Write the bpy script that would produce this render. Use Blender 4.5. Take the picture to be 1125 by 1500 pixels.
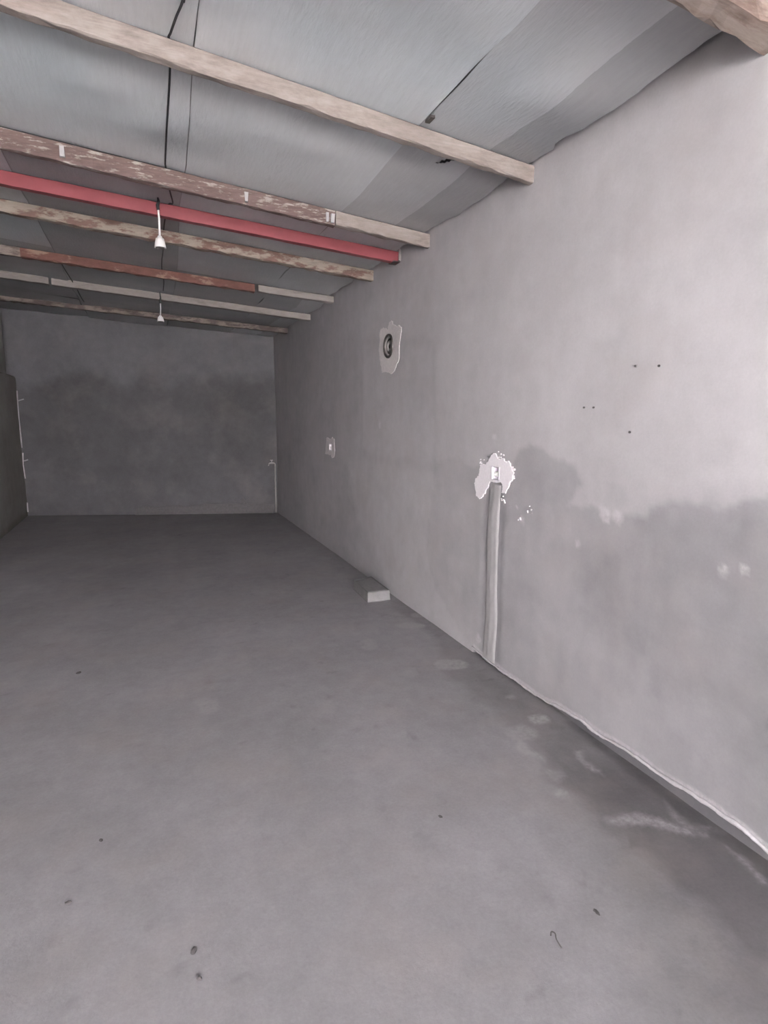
import bpy, bmesh, math, random
import numpy as np
from mathutils import Vector, Matrix
from mathutils.geometry import delaunay_2d_cdt

S = bpy.context.scene
for o in list(bpy.data.objects): bpy.data.objects.remove(o)
C = S.collection
random.seed(4); RNG = np.random.default_rng(7)

# ------------------------------------------------------------------ camera
F, YAW, PITCH, ROLL = 872.94, 0.378211, 0.1575, 0.002529
W, H = 2.026, 1.6                      # plane of the right wall, eye height (metres)
cy, sy, cp, sp = math.cos(YAW), math.sin(YAW), math.cos(PITCH), math.sin(PITCH)
fw = np.array([sy*cp, cy*cp, -sp]); r0 = np.array([cy, -sy, 0.]); u0 = np.cross(r0, fw)
rt = math.cos(ROLL)*r0 + math.sin(ROLL)*u0; up = -math.sin(ROLL)*r0 + math.cos(ROLL)*u0
cam = bpy.data.objects.new('camera', bpy.data.cameras.new('camera')); C.objects.link(cam)
cam.data.sensor_fit = 'VERTICAL'; cam.data.sensor_height = 24; cam.data.lens = 24*F/1500
cam.data.clip_start = 0.02
cam.matrix_world = Matrix(((rt[0], up[0], -fw[0], 0), (rt[1], up[1], -fw[1], 0), (rt[2], up[2], -fw[2], H), (0, 0, 0, 1)))
S.camera = cam

# ------------------------------------------------------------------ daylight
SKY, SUN_E, EXPO = 0.6, 13.0, 3.92
w = bpy.data.worlds.new('world'); S.world = w; w.use_nodes = True
bg = w.node_tree.nodes['Background']; bg.inputs[0].default_value = (0.93, 0.94, 1.0, 1); bg.inputs[1].default_value = SKY
sun = bpy.data.objects.new('sun', bpy.data.lights.new('sun', 'SUN')); C.objects.link(sun)
sun.data.energy = SUN_E; sun.data.angle = 0.02; sun.data.color = (1, .975, .97)
sun.rotation_euler = Vector((-.2, -.75, -1)).to_track_quat('-Z', 'Y').to_euler()   # from behind the building, onto the yard
# portal in the doorway: only steers sampling of the sky light, adds no light itself
pl = bpy.data.lights.new('door_portal', 'AREA'); pl.shape = 'RECTANGLE'; pl.size = 3.4; pl.size_y = 2.75; pl.cycles.is_portal = True
po = bpy.data.objects.new('door_portal', pl); C.objects.link(po); po.location = (-.05, -3.18, 1.37); po.rotation_euler = (math.radians(90), 0, 0)
S.view_settings.view_transform = 'Standard'; S.view_settings.look = 'None'
S.view_settings.exposure = EXPO; S.view_settings.gamma = 1; S.view_settings.use_curve_mapping = False

# ------------------------------------------------------------------ measuring helpers (photo pixel -> real plane)
def ray(px): return fw + (px[0]-562.5)/F*rt - (px[1]-750)/F*up
def on_floor(px, z=0.):
    d = ray(px); t = (z-H)/d[2]; return (t*d[0], t*d[1])
def on_right(px, x=W):
    d = ray(px); t = x/d[0]; return (t*d[1], H+t*d[2])
def at_depth(px, y):
    d = ray(px); t = y/d[1]; return (t*d[0], H+t*d[2])
BA, BB = np.array([W, 10.0]), np.array([-1.87, 11.10])
BN = np.array([BB[1]-BA[1], -(BB[0]-BA[0])]); BN = BN/np.linalg.norm(BN)     # away from the camera
BT = (BA-BB)/np.linalg.norm(BA-BB)
BL = float(np.linalg.norm(BA-BB))
def on_back(px):                                      # (metres from left corner, z)
    d = ray(px); t = (BN@BA)/(BN@d[:2]); P = t*d; return (float((P[:2]-BB)@BT), H+P[2])
def back_xyz(s, z, off=0.):                           # off > 0: into the room
    p = BB + BT*s - BN*off; return (p[0], p[1], z)

# ceiling height
CY = [-3.5, 2.9, 4.2, 4.75, 6.6, 7.6, 11.5]; CZ = [2.96, 2.955, 2.945, 2.95, 2.94, 2.90, 2.90]; CS = [.125, .125, .106, .095, .093, .095, .092]
def ceil_z(x, y): return np.interp(y, CY, CZ) + np.interp(y, CY, CS)*(W-x)

# ------------------------------------------------------------------ noise on numpy arrays
def vnoise(x, y, seed=0):
    x = np.asarray(x, float); y = np.asarray(y, float)
    xi = np.floor(x).astype(np.int64); yi = np.floor(y).astype(np.int64); fx = x-xi; fy = y-yi
    fx = fx*fx*(3-2*fx); fy = fy*fy*(3-2*fy)
    def h(a, b):
        n = (a*374761393 + b*668265263 + seed*1274126177) & 0xffffffff
        n = ((n ^ (n >> 13))*1274126177) & 0xffffffff
        return ((n ^ (n >> 16)) & 0xffff)/65535.
    return (h(xi, yi)*(1-fx)+h(xi+1, yi)*fx)*(1-fy) + (h(xi, yi+1)*(1-fx)+h(xi+1, yi+1)*fx)*fy
def fbm(x, y, sc, seed=0, o=4):
    r = 0; a = .5; t = 0
    for k in range(o): r = r + a*vnoise(x*sc*2**k, y*sc*2**k, seed+k*17); t += a; a *= .55
    return r/t*2-1
def sdf(poly, X, Y):                                  # signed distance, positive inside
    P = np.array(poly, float); d = np.full(X.shape, 1e9); ins = np.zeros(X.shape, bool)
    for i in range(len(P)):
        a = P[i]; b = P[(i+1) % len(P)]; e = b-a; wx = X-a[0]; wy = Y-a[1]
        t = np.clip((wx*e[0]+wy*e[1])/max(e@e, 1e-12), 0, 1)
        d = np.minimum(d, np.hypot(wx-e[0]*t, wy-e[1]*t))
        c = ((a[1] > Y) != (b[1] > Y))
        with np.errstate(divide='ignore', invalid='ignore'):
            xx = e[0]*(Y-a[1])/(e[1] if e[1] != 0 else 1e-12)+a[0]
        ins ^= c & (X < xx)
    return np.where(ins, d, -d)
def mask(poly, X, Y, soft=.03, warp=.05, sc=5, seed=1):
    warp = warp*1.25
    xs = X+warp*fbm(X, Y, sc, seed); ys = Y+warp*fbm(X, Y, sc, seed+50)
    return np.clip(sdf(poly, xs, ys)/soft*.5+.5, 0, 1)

# ------------------------------------------------------------------ materials
def new_mat(name):
    m = bpy.data.materials.new(name); m.use_nodes = True; nt = m.node_tree
    return m, nt, nt.nodes['Principled BSDF']
def nd(nt, t, **k):
    n = nt.nodes.new(t)
    for a, b in k.items(): setattr(n, a, b)
    return n
def noise(nt, vec, scale, detail=6, rough=.6):
    n = nd(nt, 'ShaderNodeTexNoise'); n.inputs['Scale'].default_value = scale; n.inputs['Detail'].default_value = detail
    n.inputs['Roughness'].default_value = rough; nt.links.new(vec, n.inputs['Vector']); return n.outputs['Fac']
def ramp(nt, fac, stops):
    r = nd(nt, 'ShaderNodeValToRGB'); e = r.color_ramp.elements
    while len(e) < len(stops): e.new(.5)
    for i, (p, c) in enumerate(stops):
        e[i].position = p; e[i].color = (*c, 1) if len(c) == 3 else c
    nt.links.new(fac, r.inputs[0]); return r.outputs[0]
def mixc(nt, a, b, fac, mode='MIX'):
    m = nd(nt, 'ShaderNodeMix', data_type='RGBA', blend_type=mode)
    for s, v in ((0, fac), (6, a), (7, b)):
        if hasattr(v, 'links'): nt.links.new(v, m.inputs[s])
        elif isinstance(v, tuple): m.inputs[s].default_value = (*v, 1)
        else: m.inputs[s].default_value = v
    return m.outputs[2]
def coords(nt, scale=(1, 1, 1)):
    t = nd(nt, 'ShaderNodeTexCoord'); mp = nd(nt, 'ShaderNodeMapping'); mp.inputs['Scale'].default_value = scale
    nt.links.new(t.outputs['Object'], mp.inputs[0]); return mp.outputs[0]
def g(v): return (v, v, v)
def concrete(name, dark, light, white=(.72, .69, .70), mott=.12, rough=.92, bump=.25, warm=(.42, .36, .33), warm_amt=.18, stretch=(1, 1, 1)):
    """tone attribute picks between damp/dark and dry/light cement; 'lime' adds efflorescence"""
    m, nt, b = new_mat(name); v = coords(nt, stretch)
    at = nd(nt, 'ShaderNodeAttribute', attribute_name='tone'); al = nd(nt, 'ShaderNodeAttribute', attribute_name='lime')
    c = mixc(nt, dark, light, at.outputs['Fac'])
    big = ramp(nt, noise(nt, v, 1.3, 5, .62), [(.3, g(1-mott)), (.7, g(1+mott*.6))])
    mid = ramp(nt, noise(nt, v, 9, 8, .68), [(.3, g(1-mott*.7)), (.7, g(1+mott*.5))])
    fine = ramp(nt, noise(nt, v, 90, 4, .7), [(.25, g(1-mott*.9)), (.75, g(1+mott*.5))])
    c = mixc(nt, c, big, 1., 'MULTIPLY'); c = mixc(nt, c, mid, 1., 'MULTIPLY'); c = mixc(nt, c, fine, 1., 'MULTIPLY')
    wn = ramp(nt, noise(nt, v, 2.2, 5, .6), [(.48, g(0)), (.70, g(warm_amt))])
    c = mixc(nt, c, warm, wn)
    ln = mixc(nt, al.outputs['Color'], ramp(nt, noise(nt, v, 40, 6, .7), [(.35, g(.35)), (.62, g(1))]), 1., 'MULTIPLY')
    c = mixc(nt, c, white, ln)
    nt.links.new(c, b.inputs['Base Color']); b.inputs['Roughness'].default_value = rough
    b.inputs['Specular IOR Level'].default_value = .25
    bp = nd(nt, 'ShaderNodeBump'); bp.inputs['Strength'].default_value = bump; bp.inputs['Distance'].default_value = .01
    hh = mixc(nt, noise(nt, v, 35, 8, .75), noise(nt, v, 7, 4, .5), .5)
    nt.links.new(hh, bp.inputs['Height']); nt.links.new(bp.outputs[0], b.inputs['Normal'])
    return m
def flaked(name, base, flake, amt, base2=None, scale=(1, 6, 6), rough=.8, spread=.08):
    """old timber with flaking limewash; amt = share of wash left"""
    m, nt, b = new_mat(name); v = coords(nt, scale)
    c1 = ramp(nt, noise(nt, v, 4, 6, .65), [(.3, tuple(x*.72 for x in base)), (.7, base2 or tuple(min(1, x*1.2) for x in base))])
    n = noise(nt, v, 2.6, 10, .72)
    f = ramp(nt, n, [(max(0, .62-amt*.3-spread), g(0)), (.62-amt*.3+spread, g(1))])
    c2 = ramp(nt, noise(nt, v, 6, 5, .6), [(.3, tuple(x*.86 for x in flake)), (.7, flake)])
    c = mixc(nt, c1, c2, f)
    gr = ramp(nt, noise(nt, coords(nt, (2, 60, 60)), 2, 4, .6), [(.3, g(.86)), (.7, g(1.05))])
    c = mixc(nt, c, gr, 1., 'MULTIPLY')
    nt.links.new(c, b.inputs['Base Color']); b.inputs['Roughness'].default_value = rough
    bp = nd(nt, 'ShaderNodeBump'); bp.inputs['Strength'].default_value = .6; bp.inputs['Distance'].default_value = .006
    nt.links.new(n, bp.inputs['Height']); nt.links.new(bp.outputs[0], b.inputs['Normal'])
    return m
def plain(name, col, rough=.6, metal=0., var=.08, scale=20, spec=.4):
    m, nt, b = new_mat(name); v = coords(nt)
    c = ramp(nt, noise(nt, v, scale, 6, .65), [(.3, tuple(x*(1-var) for x in col)), (.7, tuple(min(1, x*(1+var)) for x in col))])
    nt.links.new(c, b.inputs['Base Color']); b.inputs['Roughness'].default_value = rough; b.inputs['Metallic'].default_value = metal
    b.inputs['Specular IOR Level'].default_value = spec
    return m

M = {}
M['wall'] = concrete('wall_plaster', (.205, .198, .212), (.56, .54, .556), mott=.06, warm=(.47, .42, .41), warm_amt=.22, white=(.74, .70, .73))
M['back'] = concrete('back_wall_plaster', (.105, .101, .104), (.205, .203, .213), mott=.13, warm_amt=.12)
M['left'] = concrete('left_wall_plaster', (.20, .19, .17), (.52, .51, .48), mott=.1, warm_amt=.15)
M['floor'] = concrete('floor_screed', (.17, .160, .165), (.385, .370, .385), mott=.11, warm=(.40, .345, .32), warm_amt=.25, white=(.42, .40, .41), bump=.35, rough=.85)
M['patch'] = plain('gypsum', (.92, .88, .91), .9, var=.05, scale=60)
M['patch_dull'] = plain('dull_gypsum', (.70, .66, .66), .9, var=.1, scale=40)
M['mortar'] = plain('mortar', (.43, .415, .42), .9, var=.1, scale=30)
M['chase'] = plain('chase_mortar', (.43, .415, .42), .9, var=.07, scale=18)
M['mortar_pale'] = plain('pale_mortar', (.60, .57, .59), .9, var=.12, scale=45)
M['dark_mortar'] = plain('dark_mortar', (.15, .142, .143), .9, var=.12, scale=30)
M['yard'] = plain('yard_concrete', (.60, .585, .575), .9, var=.08, scale=2)
M['bounce_wall'] = plain('bounce_wall', (.60, .585, .595), .9, var=.04, scale=2)
M['slab'] = plain('slab', (.3, .3, .3), .9)
M['beam_cream'] = flaked('cream_limewash_timber', (.165, .125, .11), (.32, .277, .252), .62, scale=(1.6, 5, 5), spread=.16)
M['beam_top'] = flaked('brown_rough_timber', (.20, .14, .115), (.33, .27, .235), .45)
M['beam_scuffed'] = flaked('scuffed_brown_timber', (.15, .10, .09), (.38, .34, .31), .18, scale=(3, 14, 14), spread=.03)
M['beam_mottled'] = flaked('mottled_brown_timber', (.17, .10, .08), (.32, .27, .225), .45, scale=(1.6, 5, 5), spread=.035)
M['beam_rusty'] = flaked('reddish_timber', (.17, .075, .06), (.33, .22, .17), .22, scale=(1.8, 5, 5), spread=.035)
M['beam_grey'] = flaked('grey_limewash_timber', (.20, .175, .16), (.32, .285, .265), .8)
M['beam_dim'] = flaked('dim_brown_timber', (.13, .10, .09), (.29, .24, .21), .35, scale=(1.2, 5, 5), spread=.04)
M['red'] = plain('red_oxide_paint', (.26, .058, .068), .5, var=.07, scale=5)
M['cable'] = plain('black_cable', (.025, .025, .028), .6)
M['white_plastic'] = plain('white_plastic', (.82, .81, .80), .45, var=.03)
M['grey_plastic'] = plain('socket_grey', (.42, .42, .45), .5, var=.03)
M['box_plastic'] = plain('box_white', (.86, .82, .88), .5, var=.03)
M['steel_dark'] = plain('dark_steel', (.12, .11, .105), .42, .6, var=.15, scale=30)
M['steel_light'] = plain('worn_steel', (.40, .38, .37), .45, .3, var=.15, scale=30)
M['pipe'] = plain('dull_pipe', (.36, .345, .32), .5, .1)
M['chip'] = plain('dark_crumb', (.13, .12, .12), .9)
M['block'] = plain('block_concrete', (.25, .242, .245), .92, var=.1, scale=25)
M['block_top'] = plain('block_top_concrete', (.30, .288, .29), .92, var=.1, scale=25)

# ceiling sheets: dull painted board with a soft sheen, long fine streaks
def sheet_mat(name, col):
    m, nt, b = new_mat(name)
    v = coords(nt, (9, .8, 1)); v2 = coords(nt)
    st = ramp(nt, noise(nt, v, 6, 8, .7), [(.25, g(.92)), (.75, g(1.05))])
    cl = ramp(nt, noise(nt, v2, 1.6, 4, .55), [(.3, tuple(x*.9 for x in col)), (.7, tuple(x*1.07 for x in col))])
    tint = ramp(nt, noise(nt, v2, .9, 3, .5), [(.4, (1, 1, 1)), (.7, (.93, 1.0, 1.03))])
    c = mixc(nt, cl, st, 1., 'MULTIPLY'); c = mixc(nt, c, tint, 1., 'MULTIPLY')
    nt.links.new(c, b.inputs['Base Color']); b.inputs['Roughness'].default_value = .42; b.inputs['Specular IOR Level'].default_value = .5
    bp = nd(nt, 'ShaderNodeBump'); bp.inputs['Strength'].default_value = .3; bp.inputs['Distance'].default_value = .01
    nt.links.new(noise(nt, coords(nt, (14, 3, 1)), 5, 5, .6), bp.inputs['Height']); nt.links.new(bp.outputs[0], b.inputs['Normal'])
    return m
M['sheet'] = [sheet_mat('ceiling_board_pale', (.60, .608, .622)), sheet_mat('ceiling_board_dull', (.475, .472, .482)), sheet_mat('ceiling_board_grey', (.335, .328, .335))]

# ------------------------------------------------------------------ object helpers
def link_mesh(name, me, mat=None, parent=None):
    o = bpy.data.objects.new(name, me); C.objects.link(o)
    if mat is not None: me.materials.append(mat)
    if parent is not None: o.parent = parent
    return o
def obj(name, bm, mat, parent=None, smooth=False):
    me = bpy.data.meshes.new(name); bmesh.ops.recalc_face_normals(bm, faces=bm.faces); bm.to_mesh(me); bm.free()
    if smooth: me.polygons.foreach_set('use_smooth', [True]*len(me.polygons))
    return link_mesh(name, me, mat, parent)
def tag(o, label, cat, group=None):
    o['label'] = label; o['category'] = cat
    if group: o['group'] = group
    return o
def thing(name, label, cat, loc=(0, 0, 0), group=None):
    o = bpy.data.objects.new(name, None); C.objects.link(o); o.location = loc; o.empty_display_size = .1
    return tag(o, label, cat, group)
def keep(o, parent):                                  # parent without moving (mesh built in world coordinates)
    o.parent = parent; o.matrix_parent_inverse = Matrix.Translation(parent.location).inverted(); return o
def struct(o): o['kind'] = 'structure'; return o
def add_box(bm, a, b):
    r = bmesh.ops.create_cube(bm, size=1)['verts']
    for v in r: v.co = Vector(((a[i]+b[i])/2+v.co[i]*(b[i]-a[i]) for i in range(3)))
    return r
def grid_mesh(name, U, V, pos, mat, attrs=None, drop=None, smooth=True, parent=None):
    """U,V 1-D arrays; pos(Ug,Vg)->(x,y,z) arrays; drop(u,v) -> bool for faces to leave out"""
    Ug, Vg = np.meshgrid(U, V, indexing='ij'); x, y, z = pos(Ug, Vg); nu, nv = len(U), len(V)
    co = np.stack([x, y, z], -1).reshape(-1, 3)
    i = np.arange(nu*nv).reshape(nu, nv)
    q = np.stack([i[:-1, :-1], i[1:, :-1], i[1:, 1:], i[:-1, 1:]], -1).reshape(-1, 4)
    if drop is not None:
        cu = ((U[:-1]+U[1:])/2)[:, None]+0*V[None, 1:]; cv = ((V[:-1]+V[1:])/2)[None, :]+0*U[1:, None]
        q = q[~drop(cu, cv).reshape(-1)]
    me = bpy.data.meshes.new(name); me.vertices.add(len(co)); me.vertices.foreach_set('co', co.ravel())
    me.loops.add(q.size); me.loops.foreach_set('vertex_index', q.ravel().astype(np.int32))
    me.polygons.add(len(q)); me.polygons.foreach_set('loop_start', np.arange(0, q.size, 4, dtype=np.int32)); me.polygons.foreach_set('loop_total', np.full(len(q), 4, np.int32))
    me.update(calc_edges=True)
    for k, a in (attrs or {}).items():
        at = me.attributes.new(k, 'FLOAT', 'POINT'); at.data.foreach_set('value', np.clip(a(Ug, Vg), 0, 1).ravel().astype(np.float32))
    me.polygons.foreach_set('use_smooth', [smooth]*len(q))
    return link_mesh(name, me, mat, parent)
def ragged(poly, amp=.008, n=3, rnd=random):
    p = [Vector(q) for q in poly]
    for k in range(n):
        o = []
        for i in range(len(p)):
            a, b = p[i], p[(i+1) % len(p)]; d = b-a; nn = Vector((-d.y, d.x))
            nn = nn.normalized() if nn.length else nn
            o += [a, (a+b)/2+nn*rnd.uniform(-1, 1)*min(amp, d.length*.3)]
        p = o; amp *= .6
    return [tuple(q) for q in p]
def patch(name, outers, holes, place, mat, parent, thick=.004, dome=0.):
    """flat slab of plaster: outlines (u,v) -> place(u,v,off); triangulated with holes"""
    bm = bmesh.new()
    for oi, out in enumerate(outers):
        vs = [Vector(p) for p in out]; ed = [(i, (i+1) % len(out)) for i in range(len(out))]
        hl = holes if oi == 0 else []
        for h in hl:
            s = len(vs); vs += [Vector(p) for p in h]; ed += [(s+i, s+(i+1) % len(h)) for i in range(len(h))]
        V2, E2, F2, *_ = delaunay_2d_cdt(vs, ed, [], 0, 1e-6)
        top = [bm.verts.new(place(p.x, p.y, thick)) for p in V2]; bot = [bm.verts.new(place(p.x, p.y, -.002)) for p in V2]
        cnt = {}
        for f in F2:
            c = sum((V2[i] for i in f), Vector((0, 0)))/len(f); A = np.array([c.x]); B = np.array([c.y])
            if sdf(out, A, B)[0] < 0 or any(sdf(h, A, B)[0] > 0 for h in hl): continue
            try: bm.faces.new([top[i] for i in f])
            except ValueError: continue
            for k in range(len(f)):
                a, b = f[k], f[(k+1) % len(f)]
                cnt[(a, b)] = 1
        for (a, b) in cnt:
            if (b, a) not in cnt: bm.faces.new((top[a], bot[a], bot[b], top[b]))
    for v in [v for v in bm.verts if not v.link_faces]: bm.verts.remove(v)
    return obj(name, bm, mat, parent)
def tube(name, pts, rad, mat, parent=None, seg=8, smooth=True, jit=0., closed_ends=True):
    bm = bmesh.new(); P = [Vector(p) for p in pts]; rings = []; n = len(P)
    rr = rad if isinstance(rad, (list, tuple)) else [rad]*n
    for i, p in enumerate(P):
        t = (P[min(i+1, n-1)]-P[max(i-1, 0)]).normalized(); a = Vector((0, 0, 1)) if abs(t.z) < .9 else Vector((1, 0, 0))
        x = t.cross(a).normalized(); y = t.cross(x)
        rings.append([bm.verts.new(p+(x*math.cos(k*math.tau/seg)+y*math.sin(k*math.tau/seg))*rr[i]*(1+random.uniform(-jit, jit))) for k in range(seg)])
    for a, b in zip(rings[:-1], rings[1:]):
        for k in range(seg): bm.faces.new((a[k], a[(k+1) % seg], b[(k+1) % seg], b[k]))
    if closed_ends: bm.faces.new(rings[0][::-1]); bm.faces.new(rings[-1])
    return obj(name, bm, mat, parent, smooth)
def lathe(name, prof, mat, parent=None, seg=28, axis='Z', origin=(0, 0, 0)):
    """prof (r,h); axis Z up or X (h along +x)"""
    bm = bmesh.new(); R = []
    for r, h in prof:
        ring = []
        for k in range(seg):
            c, s = math.cos(k*math.tau/seg)*r, math.sin(k*math.tau/seg)*r
            ring.append(bm.verts.new((c, s, h) if axis == 'Z' else (h, c, s)))
        R.append(ring)
    for a, b in zip(R[:-1], R[1:]):
        for k in range(seg): bm.faces.new((a[k], a[(k+1) % seg], b[(k+1) % seg], b[k]))
    bmesh.ops.remove_doubles(bm, verts=bm.verts, dist=1e-6)
    o = obj(name, bm, mat, parent, True); o.location = origin; return o

# ================================================================== SETTING
R = on_right; FL = on_floor
vent_c = R((569.5, 507)); VR = .104
s1a, s1b = R((719, 682)), R((737, 705)); s2a, s2b = R((480.5, 643.5)), R((490, 667))
def rect(a, b): return [(a[0], a[1]), (b[0], a[1]), (b[0], b[1]), (a[0], b[1])]
def s_rect(a, b, m=0.):                                # socket opening (y0,z0,y1,z1)
    return min(a[0], b[0])-m, min(a[1], b[1])-m, max(a[0], b[0])+m, max(a[1], b[1])+m
SO1 = s_rect(s1a, s1b); SO2 = s_rect(s2a, s2b)
# square the boxes (80 mm flush boxes)
def sq(s, w=.086):
    cx, cz = (s[0]+s[2])/2, (s[1]+s[3])/2; return (cx-w/2, cz-w/2, cx+w/2, cz+w/2)
SO1, SO2 = sq(SO1, .088), sq(SO2, .088)

# --- right wall
damp = [R(p) for p in [(637, 683), (655, 671), (672, 672), (690, 682), (708, 688), (748, 692), (757, 660), (778, 655), (792, 655), (812, 674), (843, 680), (853, 700), (842, 722), (832, 735), (870, 740), (885, 752), (910, 756), (940, 757), (952, 744), (985, 737), (1030, 734), (1058, 745), (1100, 741), (1160, 722), (1350, 700)]] + [(.2, -.1)] + [R(p) for p in [(690, 985), (668, 915), (640, 865), (624, 805), (630, 750)]]
damp_r = [R(p) for p in [(870, 690), (930, 672), (1000, 662), (1060, 655), (1125, 636), (1350, 600), (1350, 1400), (1125, 1300), (1010, 1180), (940, 1000), (880, 960), (850, 860), (880, 760)]]
deep = [R(p) for p in [(955, 748), (985, 738), (1030, 735), (1058, 745), (1125, 735), (1350, 700), (1350, 1250), (1125, 1120), (1050, 1060), (980, 1010), (900, 960), (865, 910), (850, 850), (862, 815), (900, 800), (930, 780)]]
deep2 = [R(p) for p in [(757, 660), (778, 655), (792, 655), (812, 674), (843, 680), (853, 700), (842, 722), (800, 735), (760, 728), (745, 705)]]
mid = [R(p) for p in [(637, 684), (700, 680), (706, 735), (705, 800), (700, 900), (690, 930), (650, 890), (632, 850), (623, 810), (630, 750)]]
lit_l = [R(p) for p in [(585, 690), (636, 685), (630, 750), (623, 800), (630, 850), (605, 850), (560, 800), (540, 750), (530, 700)]]
edge_l = [R(p) for p in [(530, 662), (575, 682), (600, 674), (618, 682), (637, 683), (637, 500), (530, 500)]]
far = [R(p) for p in [(600, 380), (560, 420), (533, 462), (527, 520), (531, 590), (521, 640), (531, 668), (513, 690), (516, 730), (530, 770), (560, 840), (500, 830), (405, 760), (395, 480)]]
far2 = [R(p) for p in [(470, 430), (455, 520), (452, 600), (440, 700), (450, 790), (395, 780), (390, 480)]]
joint = [R(p) for p in [(560, 420), (600, 385), (660, 352), (740, 300), (770, 290), (830, 252), (880, 215), (960, 170), (1030, 120), (1125, 60), (1125, 20), (1050, 60), (790, 225), (640, 330), (540, 400)]]
chase_o = [R(p) for p in [(706, 720), (716, 708), (737, 710), (739, 740), (736, 800), (732, 900), (729, 985), (700, 968), (703, 900), (706, 800)]]
ridge_px = [(690, 948), (705, 963), (732, 985), (745, 995), (762, 1010), (780, 1026), (800, 1030), (815, 1036), (835, 1049), (850, 1057), (866, 1072), (880, 1082), (896, 1089), (912, 1099), (935, 1115), (960, 1134), (985, 1150), (1005, 1161), (1030, 1178), (1060, 1199), (1085, 1216), (1105, 1234), (1125, 1252), (1160, 1285)]
RIDGE = sorted([on_right(p, W-.012) for p in ridge_px])
RY = np.array([p[0] for p in RIDGE]); RZ = np.clip(np.array([p[1] for p in RIDGE]), .004, .08)
spots_lime = [((765, 762), .02), ((778, 748), .012), ((757, 744), .01), ((737, 737), .012), ((846, 795), .02), ((884, 750), .03), ((888, 757), .03), ((905, 757), .03), ((1060, 836), .02), ((556, 622), .03), ((700, 935), .03), ((724, 640), .02), ((1090, 835), .02)]
def wall_tone(Y, Z):
    t = np.full(Y.shape, .90)
    t = t - .15*mask(damp_r, Y, Z, .30, .1, 3, 5)
    fade = 1-.6*np.clip((Y-3.32)/.3, 0, 1)
    t = t - .29*fade*mask(damp, Y, Z, .015, .035, 10, 3)
    t = t - .17*mask(deep, Y, Z, .09, .09, 7, 9)
    t = t - .05*mask(deep2, Y, Z, .03, .02, 9, 4)
    t = t + .05*mask(lit_l, Y, Z, .10, .06, 5, 12)
    t = t - .10*np.exp(-(sdf(edge_l, Y+.05*fbm(Y, Z, 6, 3), Z+.05*fbm(Y, Z, 6, 53))/.045)**2)*(Y < 6.3)*(Y > 3.9)
    t = t - .17*mask(far, Y, Z, .10, .07, 4, 21)
    t = t - .10*mask(far2, Y, Z, .25, .1, 3, 22)
    t = t - .10*mask(joint, Y, Z, .05, .04, 8, 31)
    t = t - .12*mask(chase_o, Y, Z, .02, .006, 9, 2)
    low = np.clip((.35-Z)/.35, 0, 1); t = t + .12*low*np.clip((Y-2.2)/1.0, 0, 1)*np.clip((6.5-Y)/2, 0, 1)
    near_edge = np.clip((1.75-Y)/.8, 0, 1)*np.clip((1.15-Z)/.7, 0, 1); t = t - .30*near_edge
    t = t + .10*fbm(Y, Z, 1.2, 70) + .07*fbm(Y, Z*2.2, 4, 71) + .06*fbm(Y*3, Z, 4, 73) + .05*fbm(Y, Z, 16, 72)
    t = t - .12*np.clip(fbm(Y, Z, 3.2, 75)-.25, 0, 1)*2*(Z < 1.3)
    rz = np.interp(Y, RY, RZ, left=RZ[0], right=-1); t = np.where((Z < rz), t-.85, t)
    return t
def wall_lime(Y, Z):
    l = np.zeros(Y.shape)
    for p, r in spots_lime:
        a, b = R(p); d = np.hypot(Y-a+.4*r*fbm(Y, Z, 30, 5), Z-b+.4*r*fbm(Y, Z, 30, 6)); l = np.maximum(l, np.clip(1.3-d/r, 0, .45))
    rz = np.interp(Y, RY, RZ, left=-1, right=-1); l = np.maximum(l, np.clip(1-np.abs(Z-rz-.012)/(.02+.012*fbm(Y, Z, 9, 8)), 0, .5))
    return l
def wall_pos(Y, Z):
    x = W + .010*fbm(Y, Z, .8, 40) + .004*fbm(Y, Z, 3.5, 41) + .0012*fbm(Y, Z, 18, 42)
    rz = np.interp(Y, RY, RZ, left=0, right=-1)
    x = x + .022*np.clip((rz-Z)/.012, 0, 1)
    x = x + .004*mask(chase_o, Y, Z, .02, 0, 9, 2)
    return x, Y, Z
UY = np.unique(np.round(np.concatenate([np.arange(-3.25, 1.0, .08), np.arange(1.0, 5.6, .018), np.arange(5.6, 10.3, .035)]), 4))
UZ = np.unique(np.round(np.concatenate([np.arange(-.04, .14, .008), np.arange(.14, 3.06, .018)]), 4))
def wall_drop(Y, Z):
    k = np.hypot(Y-vent_c[0], Z-vent_c[1]) < VR+.004
    for s in (SO1, SO2): k |= (Y > s[0]) & (Y < s[2]) & (Z > s[1]) & (Z < s[3])
    return k
wall_right = grid_mesh('wall_right', UY, UZ, wall_pos, M['wall'], dict(tone=wall_tone, lime=wall_lime), wall_drop)
struct(wall_right)
# masonry behind the render coat
bm = bmesh.new(); add_box(bm, (W+.11, -3.4, -.12), (W+.30, 10.6, 3.6)); obj('wall_core', bm, M['slab'], wall_right)

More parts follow.
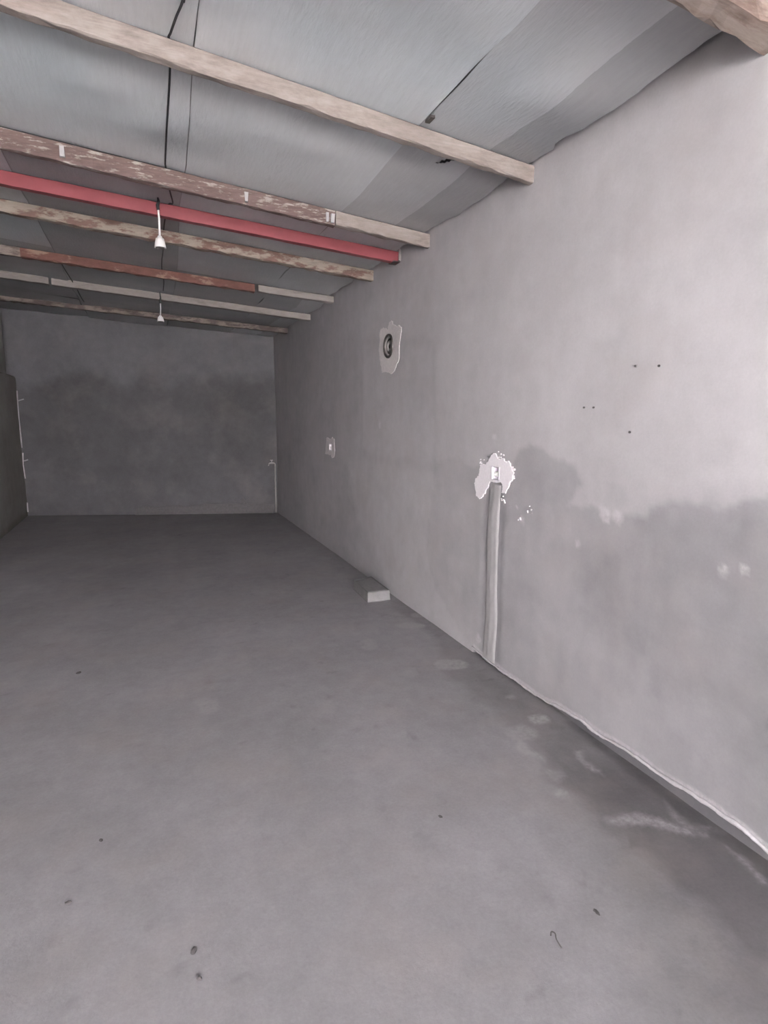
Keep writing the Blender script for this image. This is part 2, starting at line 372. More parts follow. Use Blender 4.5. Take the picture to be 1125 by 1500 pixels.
def wall_x(y, z):
    y = np.asarray(y, float); z = np.asarray(z, float); return W + .010*fbm(y, z, .8, 40) + .004*fbm(y, z, 3.5, 41)
def wr(y, z, off): return (float(wall_x(y, z))-off, y, z)
def px_poly(L, amp=.006, n=3): return ragged([R(p) for p in L], amp, n)
def circle(c, r, n=40): return [(c[0]+r*math.cos(k*math.tau/n), c[1]+r*math.sin(k*math.tau/n)) for k in range(n)]
def blobs(px, n, spread, r0, r1, rnd):
    out = []
    for k in range(n):
        c = R((px[0]+rnd.gauss(0, spread[0]), px[1]+rnd.gauss(0, spread[1]))); r = rnd.uniform(r0, r1)
        out.append(ragged([(c[0]+r*math.cos(a)*rnd.uniform(.6, 1.2), c[1]+r*math.sin(a)*rnd.uniform(.6, 1.2)) for a in [j*math.tau/7 for j in range(7)]], r*.3, 1))
    return out
rp = random.Random(3)
# gypsum around the flue
vp = px_poly([(556, 487), (558, 482), (564, 481), (567, 484), (569, 476), (572, 471), (575, 470), (576, 476), (584, 476), (588, 479), (587, 490), (585, 505), (584, 527), (580, 535), (576, 545), (572, 547), (560, 546), (558, 535), (557, 528), (555, 515), (556, 500)], .012, 3)
patch('plaster_patch', [vp], [circle(vent_c, VR+.001)], lambda u, v, o: wr(u, v, o+.002), M['patch_dull'], wall_right, .002)
# gypsum around the near socket box
pp = px_poly([(719, 705), (717, 712), (712, 722), (708, 728), (703, 731), (698, 727), (697, 718), (695, 708), (697, 701), (702, 697), (703, 688), (704, 681), (710, 681), (714, 677), (719, 671), (724, 664), (727, 664), (733, 673), (737, 671), (741, 676), (746, 675), (750, 684), (754, 692), (752, 701), (748, 706), (745, 716), (742, 723), (736, 721), (738, 713), (735, 706)], .008, 3)
o_out = [pp] + blobs((751, 694), 16, (2.0, 7), .003, .007, rp) + blobs((738, 731), 6, (2.0, 5), .003, .006, rp) + blobs((706, 678), 6, (3, 2.5), .003, .006, rp) + blobs((763, 762), 3, (2, 2), .004, .009, rp) + blobs((778, 748), 5, (3, 4), .002, .005, rp) + blobs((736, 668), 5, (5, 3), .003, .006, rp)
o_out = [p for i, p in enumerate(o_out) if i == 0 or sdf(rect((SO1[0], SO1[1]), (SO1[2], SO1[3])), np.array([p[0][0]]), np.array([p[0][1]]))[0] < -.01]
patch('plaster_patch', o_out, [rect((SO1[0], SO1[1]), (SO1[2], SO1[3]))], lambda u, v, o: wr(u, v, o+.004), M['patch'], wall_right, .004)
# gypsum around the far socket box
pq = px_poly([(479, 641), (485, 644), (488, 640), (491, 643), (492, 660), (490, 670), (487, 671), (486, 666), (477, 665), (478, 655)], .012, 3)
patch('plaster_patch', [pq], [rect((SO2[0]+.012, SO2[1]+.012), (SO2[2]-.012, SO2[3]-.012))], lambda u, v, o: wr(u, v, o+.004), M['patch_dull'], wall_right, .004)
# mortar-filled cable chase under the near socket
cl = [(718, 708), (715, 735), (713.5, 770), (712, 810), (711, 860), (710, 900), (707, 940), (704, 966)]
cr = [(735, 709), (732.5, 735), (730, 770), (729, 810), (727.5, 860), (727, 900), (725.5, 940), (723, 978)]
LA = np.array(sorted([R(p)[::-1] for p in cl])); LB = np.array(sorted([R(p)[::-1] for p in cr]))      # (z, y)
def chase_pos(U, V):
    ya = np.interp(V, LA[:, 0], LA[:, 1])+.008*fbm(V, V*0, 7, 140); yb = np.interp(V, LB[:, 0], LB[:, 1])+.008*fbm(V, V*0, 7, 141)
    y = ya*(1-U)+yb*U
    x = wall_x(y, V)-.004-.0025*np.exp(-((U-.5)/.12)**2)+.003*fbm(y*2, V, 9, 142)+.009*(np.abs(U-.5)*2)**8
    return x, y, V
grid_mesh('mortar_strip', np.linspace(0, 1, 15), np.arange(.0, LA[-1, 0], .015), chase_pos, M['chase'], parent=wall_right)
# mortar ridge along the foot of the wall, with pale lime on its crest
N = 150; yy = np.linspace(RY[0], RY[-1], N); zz = np.interp(yy, RY, RZ)
jr = fbm(yy, yy*0, 14, 9); jz = fbm(yy, yy*0+3, 22, 19)
tube('mortar_ridge', [(W-.004, yy[i], zz[i]+.004*jz[i]+.006) for i in range(N)], [float(.0065+.004*jr[i]+.002*np.clip((2.2-yy[i])/1., 0, 1)) for i in range(N)], M['mortar_pale'], wall_right, 7, jit=.25)
# old screw holes with grey plugs
for p in [(857, 597), (871, 597), (933, 536), (967, 536), (924, 633), (660, 284)]:
    y, z = R(p); o = lathe('wall_plug', [(.0001, -.004), (.005, -.004), (.005, -.010), (.003, -.011), (.003, -.006), (.0001, -.006)], M['chip'], wall_right, 10, 'X', (W, y, z))

# --- back wall
bpx = [(-30, 560), (60, 560), (100, 552), (135, 549), (160, 560), (190, 562), (205, 548), (225, 547), (245, 558), (285, 556), (315, 549), (330, 552), (360, 556), (420, 552)]
bdark = [on_back(p) for p in bpx] + [(BL+.3, -.2), (-.3, -.2)]
bdk2 = [on_back(p) for p in [(250, 640), (270, 625), (285, 640), (280, 660), (262, 672), (250, 660)]]
bfoot = [on_back(p) for p in [(60, 700), (200, 690), (330, 690), (400, 700), (400, 738), (200, 742), (60, 745)]]
def back_tone(Sg, Z):
    t = np.full(Sg.shape, .82); t = t-.46*mask(bdark, Sg, Z, .10, .12, 3, 61)
    t = t-.08*mask(bdk2, Sg, Z, .1, .1, 4, 63) + .12*mask(bfoot, Sg, Z, .3, .1, 3, 64)
    t = t-.10*np.clip(fbm(Sg, Z*3, 1.8, 67), 0, 1)
    return t+.13*fbm(Sg, Z, 1.6, 65)+.06*fbm(Sg, Z, 8, 66)
def back_pos(Sg, Z):
    off = .012*fbm(Sg, Z, 1.1, 68)+.004*fbm(Sg, Z, 6, 69)
    p = BB[None, None, :]+BT*Sg[..., None]-BN*off[..., None]; return p[..., 0], p[..., 1], Z
wall_back = struct(grid_mesh('wall_back', np.arange(-.12, BL+.14, .04), np.arange(-.04, 3.34, .04), back_pos, M['back'], dict(tone=back_tone)))
bm = bmesh.new()
for v in add_box(bm, (-.4, 0, -.12), (BL+.4, 1, 3.65)):
    s, o, z = v.co; v.co = Vector(back_xyz(s, z, -.06-.2*o))
obj('wall_core', bm, M['slab'], wall_back)
# mortar fillet along its foot
sk = [on_back(p) for p in [(200, 745), (215, 741), (232, 743), (262, 740), (275, 742), (292, 740), (300, 737.5), (335, 737), (352, 737), (356, 728), (362, 737), (385, 738), (402, 738)]]
sk = [(a, b) for a, b in sk] + [(sk[-1][0], -.02), (sk[0][0], -.02)]
patch('mortar_fillet', [ragged(sk, .01, 2)], [], lambda u, v, o: back_xyz(u, v, o+.012+max(0, .04-.25*max(v, 0)) if o > 0 else -.01), M['dark_mortar'], wall_back, .012)

# --- left wall: thick lower wall with a ledge, recessed upper wall
LX, LH = -1.865, 2.25
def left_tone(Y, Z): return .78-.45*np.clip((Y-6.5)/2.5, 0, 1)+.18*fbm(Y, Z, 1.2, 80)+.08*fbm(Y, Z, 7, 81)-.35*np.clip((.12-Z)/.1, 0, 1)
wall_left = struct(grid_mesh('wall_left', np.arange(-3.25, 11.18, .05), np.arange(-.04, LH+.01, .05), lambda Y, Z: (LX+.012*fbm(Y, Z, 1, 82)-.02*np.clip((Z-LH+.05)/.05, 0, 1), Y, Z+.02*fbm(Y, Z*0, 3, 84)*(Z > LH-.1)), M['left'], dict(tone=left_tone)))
bm = bmesh.new(); add_box(bm, (LX-.35, -3.4, -.12), (LX-.03, 11.5, LH-.02)); add_box(bm, (LX-.45, -3.4, LH-.05), (LX-.16, 11.5, 3.65)); obj('wall_core', bm, M['left'], wall_left)
# plastered face of the upper wall, set back above the ledge and stopping short of the corner
grid_mesh('upper_plaster', np.arange(-3.25, 10.86, .08), np.arange(LH-.06, 3.42, .08), lambda Y, Z: (LX-.07+.01*fbm(Y, Z, 2, 85), Y, Z), M['left'], dict(tone=lambda Y, Z: .45+.2*fbm(Y, Z, 2, 86)), parent=wall_left)
def lp(px):
    d = ray(px); t = (LX+.0)/d[0]; return (float(t*d[1]), H+t*d[2])
cor = [(27, 573), (29, 582), (30, 594), (33, 612), (34, 640), (35, 655)]; cor2 = [(33, 663), (35, 680), (37, 700)]; cor3 = [(40, 735), (42, 748)]
for L in (cor, cor2, cor3):
    pts = []
    for p in L:
        z = lp(p)[1]; pts.append((LX+.015+random.uniform(-.006, .006), 11.05+random.uniform(-.01, .01), z))
    tube('mortar_smear', pts, [random.uniform(.006, .013) for _ in pts], M['mortar_pale'], wall_left, 6, jit=.3)
for p, n in (((34, 587), 5), ((36, 675), 4)):
    s, z = on_back(p); tube('mortar_smear', [back_xyz(.03+.02*k, z+.006*k, .012) for k in range(n)], .009, M['mortar'], wall_left, 6, jit=.4)

# --- front wall (behind the camera) with the wide doorway that lets the daylight in
DX0, DX1, DZ = -1.75, 1.65, 2.74
bm = bmesh.new()
add_box(bm, (-2.4, -3.4, -.1), (DX0, -3.2, 3.7)); add_box(bm, (DX1, -3.4, -.1), (2.4, -3.2, 3.7)); add_box(bm, (DX0, -3.4, DZ), (DX1, -3.2, 3.7))
struct(obj('wall_front', bm, M['left']))
bm = bmesh.new(); add_box(bm, (-14, -18, -.12), (14, -3.4, -.03)); struct(obj('ground', bm, M['yard']))
bm = bmesh.new(); add_box(bm, (-14, -13.3, -.1), (14, -13, 4.6)); struct(obj('wall_bounce', bm, M['bounce_wall']))      # unseen wall, added opposite the doorway to bounce sunlight deep inside

# --- floor
fdamp = [FL(p) for p in [(575, 880), (590, 900), (610, 910), (640, 945), (655, 985), (690, 1010), (715, 1030), (740, 1052), (765, 1075), (785, 1105), (800, 1130), (830, 1165), (862, 1190), (900, 1220), (960, 1255), (1010, 1290), (1060, 1340), (1110, 1400), (1140, 1430)]] + [(1.6, .2), (2.2, .2), (2.2, 4.8)]
fdeep = [FL(p) for p in [(700, 985), (760, 1015), (830, 1060), (900, 1110), (980, 1170), (1040, 1220), (1125, 1300), (1125, 1330), (1010, 1240), (960, 1195), (900, 1190), (850, 1180), (815, 1140), (790, 1100), (800, 1070), (740, 1030)]]
groove = [(1.955, .3), (2.10, .3), (2.10, 2.4), (2.03, 2.4), (1.99, 1.9)]
def ell(px, rx, ry): return [FL((px[0]+rx*math.cos(a), px[1]+ry*math.sin(a))) for a in [k*math.tau/14 for k in range(14)]]
blot = [(ell((662, 972), 27, 8), .9), (ell((788, 1051), 17, 7), .8), (ell((764, 1072), 24, 11), .55), (ell((602, 915), 22, 4), .8), (ell((618, 900), 16, 3), .5), (ell((540, 942), 11, 8), .5), (ell((600, 985), 12, 6), .4),
        (ell((303, 1032), 22, 13), .5), (ell((824, 1160), 9, 6), .8), (ell((815, 1135), 14, 8), .35), (ell((70, 930), 45, 10), .35), (ell((805, 1130), 6, 4), .5), (ell((750, 1018), 9, 3), .5),
        ([FL(p) for p in [(845, 1098), (850, 1110), (862, 1122), (885, 1135), (880, 1128), (858, 1112), (852, 1098)]], .7),
        ([FL(p) for p in [(880, 1199), (930, 1190), (965, 1198), (1000, 1208), (1020, 1225), (985, 1215), (950, 1206), (900, 1206)]], .7),
        ([FL(p) for p in [(1060, 1235), (1095, 1268), (1125, 1295), (1125, 1285), (1092, 1255)]], .6), (ell((1036, 1208), 9, 4), .5), (ell((1033, 1213), 30, 4), .3),
        ([FL(p) for p in [(975, 1168), (985, 1180), (1010, 1205), (1040, 1225), (1020, 1225), (985, 1195)]], .35)]
ochre = [FL(p) for p in [(756, 1085), (765, 1083), (780, 1098), (796, 1108), (797, 1113), (785, 1108), (768, 1104), (756, 1097)]]
chan = [(on_floor(p)) for p in [(238, 1380), (233, 1450), (232, 1500), (240, 1500), (242, 1450)]]
corner_shade = [(1.34, -.6), (1.38, .8), (1.48, 1.1), (1.66, 1.45), (1.9, 1.7), (2.3, 1.7), (2.3, -.6)]
def floor_tone(X, Y):
    t = np.full(X.shape, .88)
    t = t-.34*mask(fdamp, X, Y, .04, .07, 6, 90)-.16*mask(fdeep, X, Y, .05, .05, 8, 92)
    t = t-.25*mask(groove, X, Y, .03, .015, 8, 93)
    t = t-1.1*mask(corner_shade, X, Y, .42, .12, 3, 103)      # shade of the near right corner, painted into the floor tone
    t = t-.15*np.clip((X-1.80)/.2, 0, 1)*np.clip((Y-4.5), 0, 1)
    t = t+.10*fbm(X, Y, .7, 94)+.08*fbm(X, Y, 3, 95)+.05*fbm(X*3, Y, 6, 96)+.05*fbm(X, Y, 18, 97)-.35*np.clip(fbm(X, Y, 11, 105)-.48, 0, 1)*3
    return t
def floor_lime(X, Y):
    l = np.zeros(X.shape)
    for p, a in blot: l = np.maximum(l, min(1, a*1.25)*mask(p, X, Y, .012, .02, 12, 98))
    l = np.maximum(l, .9*mask(ochre, X, Y, .012, .006, 12, 99))
    return np.maximum(l, .30*mask(chan, X, Y, .02, .01, 10, 100))
def floor_pos(X, Y):
    z = .006*fbm(X, Y, .6, 101)+.0015*fbm(X, Y, 5, 102)-.006
    z = z-.012*mask(groove, X, Y, .03, .015, 8, 93)
    return X, Y, z
UX = np.unique(np.round(np.concatenate([np.arange(-2.0, .6, .04), np.arange(.6, 2.12, .016)]), 4))
UYf = np.unique(np.round(np.concatenate([np.arange(-3.4, .6, .06), np.arange(.6, 5.2, .02), np.arange(5.2, 11.4, .05)]), 4))
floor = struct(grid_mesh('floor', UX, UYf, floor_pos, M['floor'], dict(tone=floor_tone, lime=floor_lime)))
bm = bmesh.new(); add_box(bm, (-2.3, -3.4, -.25), (2.35, 11.6, -.035)); obj('floor_slab', bm, M['slab'], floor)

# --- ceiling: boards laid over the beams, roof above
bm = bmesh.new()
add_box(bm, (-2.5, -3.6, 3.52), (2.45, 11.7, 3.70))
ceiling = struct(obj('ceiling', bm, M['slab']))
seams = [(-2.03, -.72), (-.72, .0), (.0, 1.0), (1.0, 0)]
def seam_l(y): return np.interp(y, [2.5, 3.0, 4.1, 4.8, 6.4, 7.0, 11.5], [.281, .287, .325, .32, .385, .40, .42])
E0 = [lambda y: -2.05+0*y, lambda y: -.72+0*y, seam_l, lambda y: 1.35+0*y, lambda y: 1.755+0*y]
E1 = [lambda y: -.727+0*y, lambda y: seam_l(y)-.005, lambda y: 1.346+0*y, lambda y: 1.757+0*y, lambda y: W-.030+.026*fbm(y, y*0, 5, 33)-.03*((y > 1.6) & (y < 2.7))]
cuts = [-3.4, 1.58, 4.235, 6.72, 9.2, 11.45]
BYS = np.array([1.57, 2.945, 4.235, 4.79, 5.43, 6.69, 7.75, 9.05])
sheet_bright = {0: 0, 1: 0, 2: 0, 3: 1, 4: 1}
TEAR = (1.61, 3.12)
for j in range(5):
    for i in range(5):
        a, b = cuts[i], cuts[i+1]; sd = min(j, 3)*7+i*13
        def pos(U, Y, a=a, b=b, j=j, sd=sd):
            x = E0[j](Y)*(1-U)+E1[j](Y)*U
            dmin = np.min(np.abs(Y[..., None]-BYS), -1)
            sag = np.clip(dmin/.5, 0, 1)
            z = ceil_z(x, Y)-.006-.022*sag*(.5+.5*vnoise(x*1.3+sd, Y*1.1, 5)) + .034*sag*fbm(x+Y*.5, Y, 1.5, 200+sd, 2) + .0035*fbm(x*4, Y, 3, 210+sd)*sag
            z = z + (.006 if j == 1 else 0.) - (.005 if j < 3 else 0.)*(np.abs(U-.5) > .48)*(.5+.5*fbm(Y, Y*0, 3, 220+sd))
            return x, Y, z
        nU = 26 if j != 3 and j != 4 else 14
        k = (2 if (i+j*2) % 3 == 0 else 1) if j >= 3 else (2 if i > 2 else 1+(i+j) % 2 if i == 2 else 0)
        dr = None
        if j == 3 and i == 1: dr = lambda U, Y: (np.abs((E0[3](Y)*(1-U)+E1[3](Y)*U)-1.62)/.05+np.abs(Y-3.15-((E0[3](Y)*(1-U)+E1[3](Y)*U)-1.62)*-1.3)/.024) < 1
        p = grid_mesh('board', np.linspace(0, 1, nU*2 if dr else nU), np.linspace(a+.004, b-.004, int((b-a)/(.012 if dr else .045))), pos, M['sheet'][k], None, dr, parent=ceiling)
# torn flap and small hole cover
def cz(px):
    d = ray(px); t = 1.
    for _ in range(30): t = t*.5+.5*((float(ceil_z(t*d[0], t*d[1]))-.02-H)/d[2])
    return t*d+np.array([0, 0, H])
P = cz((380, 216)); disc = lathe('hole_cover', [(.0001, 0), (.03, 0), (.036, -.003), (.036, -.007), (.028, -.010), (.0001, -.010)], M['dark_mortar'], ceiling, 9, 'Z', tuple(P))
P = cz((630, 174)); bm = bmesh.new(); add_box(bm, (P[0]-.012, P[1]-.03, P[2]-.008), (P[0]+.012, P[1]+.03, P[2]+.004)); obj('seam_clip', bm, M['steel_dark'], ceiling)

# ================================================================== THINGS
# --- beams
def beam_line(xl, xr, Yr, skew, height_l, height_r, depth, mat, name, parent=None, seed=0, gap=.014, jit=.004, n=None):
    n = n or max(6, int((xr-xl)/.06)); bm = bmesh.new(); rings = []; rnd = random.Random(seed)
    for i in range(n+1):
        x = xl+(xr-xl)*i/n; y = Yr+skew*(W-x); t = (x+1.9)/(W+1.9); h = height_l*(1-t)+height_r*t
        zt = float(ceil_z(x, y))-gap; jj = lambda: rnd.uniform(-jit, jit)
        c = jit*1.2
        ring = [(y, zt-.004), (y+jj(), zt-h+c+jj()), (y+c+jj(), zt-h+jj()), (y+depth-c+jj(), zt-h+jj()), (y+depth+jj(), zt-h+c), (y+depth, zt), (y+c, zt)]
        rings.append([bm.verts.new((x, a, b)) for a, b in ring])
    m = len(rings[0])
    for a, b in zip(rings[:-1], rings[1:]):
        for k in range(m): bm.faces.new((a[k], a[(k+1) % m], b[(k+1) % m], b[k]))
    bm.faces.new(rings[0][::-1]); bm.faces.new(rings[-1])
    return obj(name, bm, mat, parent)
XL, XR = LX-.14, W+.03
tag(beam_line(XL, XR, 1.50, -.02, .11, .12, .12, M['beam_top'], 'ceiling_beam', seed=1, jit=.010), 'rough brown timber beam nearest the viewer, in the top right corner', 'beam', 'ceiling beams')
tag(beam_line(XL, XR, 2.919, 0, .098, .085, .048, M['beam_cream'], 'ceiling_beam', seed=2, jit=.004), 'long cream limewashed timber beam, the widest one crossing the whole ceiling', 'beam', 'ceiling beams')
b2 = thing('ceiling_beam', 'scuffed dark brown beam with a cream right end, just before the red one', 'beam', (0, 4.2, 3.0), 'ceiling beams')
keep(beam_line(XL, 1.30, 4.194, .005, .112, .10, .055, M['beam_scuffed'], 'timber', seed=3), b2)
keep(beam_line(1.303, XR, 4.190, .005, .10, .092, .058, M['beam_cream'], 'timber', seed=4), b2)['label'] = 'cream limewashed right end'
for px_, w_ in ((89, .014), (358, .010), (486, .012), (478, .007)):
    x, _z = at_depth((px_, 200), 4.19); zt = float(ceil_z(x, 4.19))-.014
    bm = bmesh.new(); add_box(bm, (x-w_, 4.181, zt-.088), (x+w_, 4.20, zt-.03)); 
    for v in bm.verts: v.co.x += random.uniform(-.004, .004)
    keep(obj('lime_streak', bm, M['mortar'], None), b2)
tag(beam_line(XL, W-.02, 4.742, .04, .09, .084, .06, M['red'], 'steel_beam', seed=5, jit=.0012), 'smooth red painted steel beam under the ceiling boards', 'beam', 'ceiling beams')
tag(beam_line(XL, XR, 5.377, .035, .095, .088, .08, M['beam_mottled'], 'ceiling_beam', seed=6, jit=.006), 'mottled brown and cream timber beam right behind the red steel one', 'beam', 'ceiling beams')
b4 = thing('ceiling_beam', 'reddish timber beam with pale ends, second behind the red steel one', 'beam', (0, 6.8, 3.0), 'ceiling beams')
keep(beam_line(XL, -1.02, 6.624, .087, .085, .08, .08, M['beam_dim'], 'timber', seed=7), b4)['label'] = 'pale left end'
keep(beam_line(-1.02, 1.17, 6.624, .087, .088, .078, .08, M['beam_rusty'], 'timber', seed=8, jit=.006), b4)
keep(beam_line(1.21, XR, 6.624, .087, .08, .068, .08, M['beam_grey'], 'timber', seed=9), b4)['label'] = 'pale grey right end'
b5 = thing('ceiling_beam', 'pale grey straight timber beam carrying the farther lampholder', 'beam', (0, 7.9, 3.0), 'ceiling beams')
keep(beam_line(XL, -.93, 7.635, .13, .075, .075, .10, M['beam_grey'], 'timber', seed=10, jit=.003), b5)
keep(beam_line(-.90, XR, 7.635, .13, .078, .074, .10, M['beam_grey'], 'timber', seed=11, jit=.002), b5)
tag(beam_line(XL, XR, 8.926, .22, .075, .07, .12, M['beam_dim'], 'ceiling_beam', seed=12, jit=.006), 'dim brown timber beam farthest back, close to the end wall', 'beam', 'ceiling beams')

# --- black cable running under the boards, over the beams
def under(px, dz=.018):
    d = ray(px); t = 3.
    for _ in range(40): t = t*.5+.5*((float(ceil_z(t*d[0], t*d[1]))-dz-H)/d[2])
    P = t*d+np.array([0, 0, H]); return tuple(P)
cpts = [(.26, 1.0, float(ceil_z(.26, 1.0))-.012), under((275, -40), .03), under((268, 0), .035), under((258, 25), .04), under((250, 48), .012)]
cpts += [(.183, 2.945, float(ceil_z(.183, 2.945))-.007), under((249, 95), .03), under((247, 140), .055), under((244, 190), .055), under((242, 236), .02)]
cpts += [(.21, 4.22, float(ceil_z(.21, 4.22))-.007), under((247, 272), .02), under((250, 285), .025), under((253, 298), .02)]
cpts += [(.245, 4.85, float(ceil_z(.245, 4.85))-.007), under((241, 325), .02), under((240, 340), .012), (.25, 5.50, float(ceil_z(.25, 5.50))-.007), under((239, 366), .06), under((238, 374), .06), under((237, 382), .03), (.25, 6.83, float(ceil_z(.25, 6.83))-.007), under((238, 402), .055), under((240, 412), .055), under((239, 426), .015)]
def smooth_path(P, k=4):
    P = [Vector(p) for p in P]; out = []
    for i in range(len(P)-1):
        a = P[max(i-1, 0)]; b = P[i]; c = P[i+1]; d = P[min(i+2, len(P)-1)]
        for s in range(k):
            t = s/k; out.append(.5*((2*b)+(-a+c)*t+(2*a-5*b+4*c-d)*t*t+(-a+3*b-3*c+d)*t**3))
    return out+[P[-1]]
tag(tube('power_cable', smooth_path(cpts), .0052, M['cable'], None, 6), 'thin black cable running lengthwise under the ceiling boards', 'cable')
# black strip standing in for the dark far board joint on the left
c2 = [under(p, .03) for p in [(84, 374), (90, 386), (97, 398), (106, 412)]]; c3 = [under(p, .03) for p in [(113, 424), (118, 434), (123, 442)]]
tag(tube('joint_stand_in', smooth_path(c2+c3), .006, M['cable'], None, 5), 'short black strip standing in for the dark board joint at the far left of the ceiling', 'strip')

# --- pendant lampholders
def pendant(px_top, px_neck, px_bot, Y, label, sc, dark_top):
    x0, z0 = at_depth(px_top, Y); x1, z1 = at_depth(px_neck, Y); x2, z2 = at_depth(px_bot, Y); zc = float(ceil_z(x0, Y))-.012
    t = thing('pendant_lampholder', label, 'lampholder', (x1, Y, z1), 'pendant lampholders')
    L = lambda x, z, y=0: (x-x1, y, z-z1)
    tube('cord', [L(x0, z0), L(x0*.7+x1*.3+.002, z0*.6+z1*.4), L(x1, z1)], .0075*sc, M['white_plastic'], t, 8)
    o = tube('cable_end', [L(x0-.002, z0-.004), L(x0-.004, z0+.03), L(x0+.004, z0+.055), L(x0, zc-.004)], [.011*sc, .013*sc, .010*sc, .006*sc], M['cable'], t, 7, jit=.1)
    o['label'] = 'black taped cable end'
    h = z1-z2
    lathe('bell', [(.0001, .006), (.014*sc, .006), (.021*sc, -.01), (.029*sc, -.16*h), (.035*sc, -.50*h), (.041*sc, -.93*h), (.043*sc, -h), (.038*sc, -h), (.034*sc, -.9*h), (.02*sc, -.5*h), (.0001, -.5*h)], M['white_plastic'], t, 28)
    rg = lathe('contact_ring', [(.030*sc, -.88*h), (.033*sc, -h-.006), (.028*sc, -h-.006), (.025*sc, -.88*h)], M['steel_dark'], t, 24)
    return t
pendant((232, 307), (234, 347), (234, 363), 4.722, 'larger white lampholder hanging on a white cord from the red beam', .95, True)
pendant((235, 444), (235, 463), (235.5, 471), 7.80, 'smaller looking white lampholder hanging from the pale grey beam further back', .95, True)

# --- steel bracket where the red beam meets the wall
t = thing('beam_bracket', 'small bent steel bracket at the wall end of the red beam', 'bracket', (W-.02, 4.79, 2.9))
bm = bmesh.new(); add_box(bm, (-.006, -.075, -.035), (.012, -.062, .055)); obj('plate', bm, M['steel_light'], t)
bm = bmesh.new(); add_box(bm, (-.05, -.062, -.045), (.012, .045, -.036)); obj('foot', bm, M['steel_dark'], t)
lathe('bolt', [(.0001, -.01), (.008, -.01), (.008, .0), (.0001, .0)], M['steel_dark'], t, 6, 'Z', (-.002, -.068, -.034))

# --- flue outlet in the wall
t = thing('flue_outlet', 'round dark metal flue outlet with rings set high in the right wall', 'flue', (W, vent_c[0], vent_c[1]))
lathe('rim', [(VR-.002, .06), (VR+.001, -.008), (VR-.003, -.014), (VR-.012, -.015), (VR-.018, -.009), (VR-.021, .008), (VR-.021, .05)], M['steel_dark'], t, 48, 'X')
lathe('ring', [(.083, .02), (.082, .0), (.080, -.004), (.076, -.004), (.074, .004), (.073, .03)], M['steel_light'], t, 44, 'X')
lathe('ring', [(.073, .03), (.070, .006), (.060, .004), (.050, .012), (.048, .035)], M['steel_dark'], t, 40, 'X')
lathe('ring', [(.049, .035), (.048, .004), (.045, -.001), (.039, -.001), (.036, .006), (.033, .035)], M['steel_light'], t, 36, 'X')
lathe('cap', [(.034, .035), (.030, .018), (.018, .006), (.008, .002), (.0001, .001)], M['steel_dark'], t, 32, 'X')
lathe('back_plate', [(VR-.004, .055), (.0001, .055)], M['steel_dark'], t, 32, 'X')

# --- flush socket boxes
def socket(so, label, far_one):
    y0, z0, y1, z1 = so; cyy, czz = (y0+y1)/2, (z0+z1)/2; hw, hh = (y1-y0)/2, (z1-z0)/2; d = .030; th = .004
    t = thing('socket_box', label, 'socket', (W, cyy, czz), 'socket boxes in the right wall')
    bm = bmesh.new(); add_box(bm, (d-th, -hw, -hh), (d, hw, hh))
    add_box(bm, (-.012, -hw, -hh), (d, -hw+th, hh)); add_box(bm, (-.012, hw-th, -hh), (d, hw, hh)); add_box(bm, (-.012, -hw, -hh), (d, hw, -hh+th)); add_box(bm, (-.012, -hw, hh-th), (d, hw, hh))
    obj('box', bm, M['box_plastic'], t)
    sl = lathe('cable_sleeve', [(.007, .026), (.016, .024), (.018, -.002), (.016, -.006), (.008, -.006), (.007, .01)], M['white_plastic'], t, 20, 'X', (0, .004, -.004))
    lathe('cable_core', [(.0065, .03), (.0065, .002), (.0001, .0)], M['grey_plastic'], sl, 14, 'X', (0, 0, 0))
    return t
socket(SO1, 'white square socket box in the bright white gypsum patch on the right wall', False)
socket(SO2, 'small white socket box with grey gypsum, far down the right wall near the corner', True)

# --- water pipe with tap in the far corner
px0, py0 = 1.985, 9.945
t = thing('water_pipe', 'thin upright water pipe with a tap in the far right corner', 'pipe', (px0, py0, 0))
tube('riser', [(0, 0, .0), (0, 0, .3), (0, 0, .6), (0, 0, .815), (-.004, 0, .832), (-.02, 0, .84)], .0125, M['pipe'], t, 10)
tp = tube('tap_body', [(-.018, 0, .84), (-.05, -.002, .842), (-.08, -.004, .842), (-.10, -.006, .832), (-.108, -.006, .80)], [.013, .016, .013, .011, .010], M['steel_light'], t, 10)
hd = tube('tap_handle', [(-.055, -.002, .85), (-.055, -.002, .885)], [.008, .008], M['steel_light'], tp, 8)
bm = bmesh.new(); add_box(bm, (-.078, -.008, .883), (-.032, .006, .895)); obj('lever', bm, M['steel_light'], tp)
bm = bmesh.new(); add_box(bm, (-.02, .0, .40), (.02, .05, .415)); obj('pipe_clip', bm, M['steel_dark'], t)

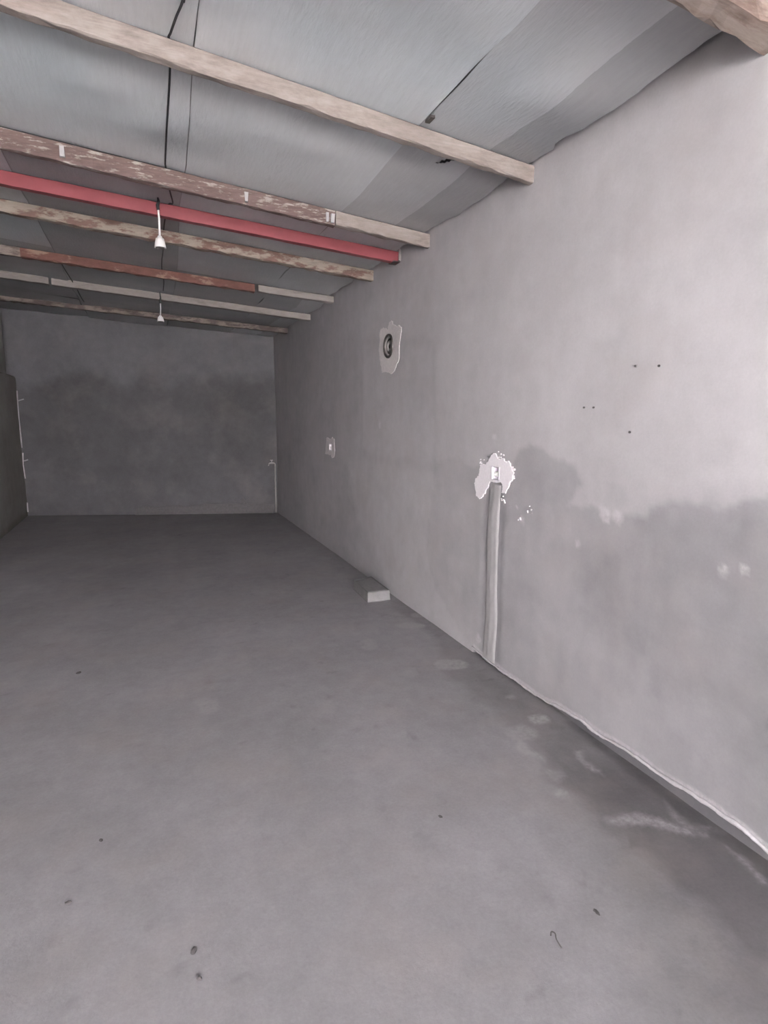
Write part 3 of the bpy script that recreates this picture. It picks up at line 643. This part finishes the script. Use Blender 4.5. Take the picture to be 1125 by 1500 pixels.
# --- concrete block lying against the wall
hb = .085
A, Bp, Cq, D = [np.array(on_floor(p, hb)) for p in [(519, 850), (543.6, 843.8), (571, 864), (539, 868)]]
print('block', A, Bp, Cq, D)
def block():
    bm = bmesh.new(); P4 = [A, Bp, Cq, D]; c = sum(P4)/4
    t0 = [bm.verts.new((p[0], p[1], hb)) for p in P4]; b0 = [bm.verts.new((p[0]+(p[0]-c[0])*.03, p[1]+(p[1]-c[1])*.03, -.004)) for p in P4]
    for k in range(4): bm.faces.new((t0[k], t0[(k+1) % 4], b0[(k+1) % 4], b0[k]))
    bm.faces.new(b0[::-1]); top = bm.faces.new(t0)
    bmesh.ops.inset_region(bm, faces=[top], thickness=.022); 
    for v in top.verts: v.co.z -= .008
    bmesh.ops.bevel(bm, geom=[e for e in bm.edges], offset=.006, segments=2, affect='EDGES')
    bmesh.ops.triangulate(bm, faces=bm.faces)
    for v in bm.verts: v.co += Vector((random.uniform(-1, 1), random.uniform(-1, 1), 0))*.0015
    c3 = Vector((c[0], c[1], 0))
    for v in bm.verts: v.co -= c3
    return bm, c3
bm, c3 = block()
t = thing('concrete_block', 'flat concrete block lying on the floor against the right wall', 'block', tuple(c3))
obj('body', bm, M['block'], t)
cc = sum([A, Bp, Cq, D])/4; bm = bmesh.new(); vs = []
for p in (A, Bp, Cq, D):
    q = p+(cc-p)*.14; vs.append(q)
lo = [bm.verts.new((q[0]-cc[0], q[1]-cc[1], hb-.012)) for q in vs]; hi = [bm.verts.new((q[0]-cc[0], q[1]-cc[1], hb-.004)) for q in vs]
for k in range(4): bm.faces.new((lo[k], lo[(k+1) % 4], hi[(k+1) % 4], hi[k]))
bm.faces.new(hi); bm.faces.new(lo[::-1]); obj('top_face', bm, M['block_top'], t)['label'] = 'darker sunken top face'

# --- small bits on the floor
def crumb(px, r, label, flat=.5, el=1.):
    x, y = FL(px); bm = bmesh.new(); bmesh.ops.create_icosphere(bm, subdivisions=2, radius=r)
    for v in bm.verts: v.co *= random.uniform(.75, 1.15); v.co.z *= flat; v.co.x *= el
    r *= .85
    o = obj('crumb', bm, M['chip']); o.location = (x, y, r*flat*.6-.004); o.rotation_euler.z = random.uniform(0, 3)
    tag(o, label, 'crumb', 'dark crumbs on the floor')
crumb((292, 1432), .008, 'dark crumb lowest on the floor left of centre, near the bottom edge')
crumb((284, 1391), .009, 'dark flat crumb just above the lowest one, left of centre', .35, 1.6)
crumb((100, 1321), .009, 'dark crumb on the floor at the lower left edge', .4, 1.3)
crumb((148, 1230), .007, 'small dark crumb on the floor at the left, highest of the left ones', .4, 1.5)
crumb((874, 1335), .008, 'dark crumb on the floor at the lower right, above the twig', .35, 1.8)
crumb((645, 1195), .007, 'small dark crumb in the middle of the floor', .35, 1.6)
crumb((115, 985), .014, 'small dark crumb far back at the left of the floor', .35, 1.4)
x, y = FL((815, 1378))
tw = tube('twig', smooth_path([(x-.006, y+.020, .002), (x+.002, y+.028, .006), (x+.010, y+.020, .004), (x+.001, y+.002, .003), (x-.002, y-.028, .001)], 3), [.0022]*13, M['chip'], None, 6)
tag(tw, 'tiny hooked dark twig on the floor at the lower right', 'twig')
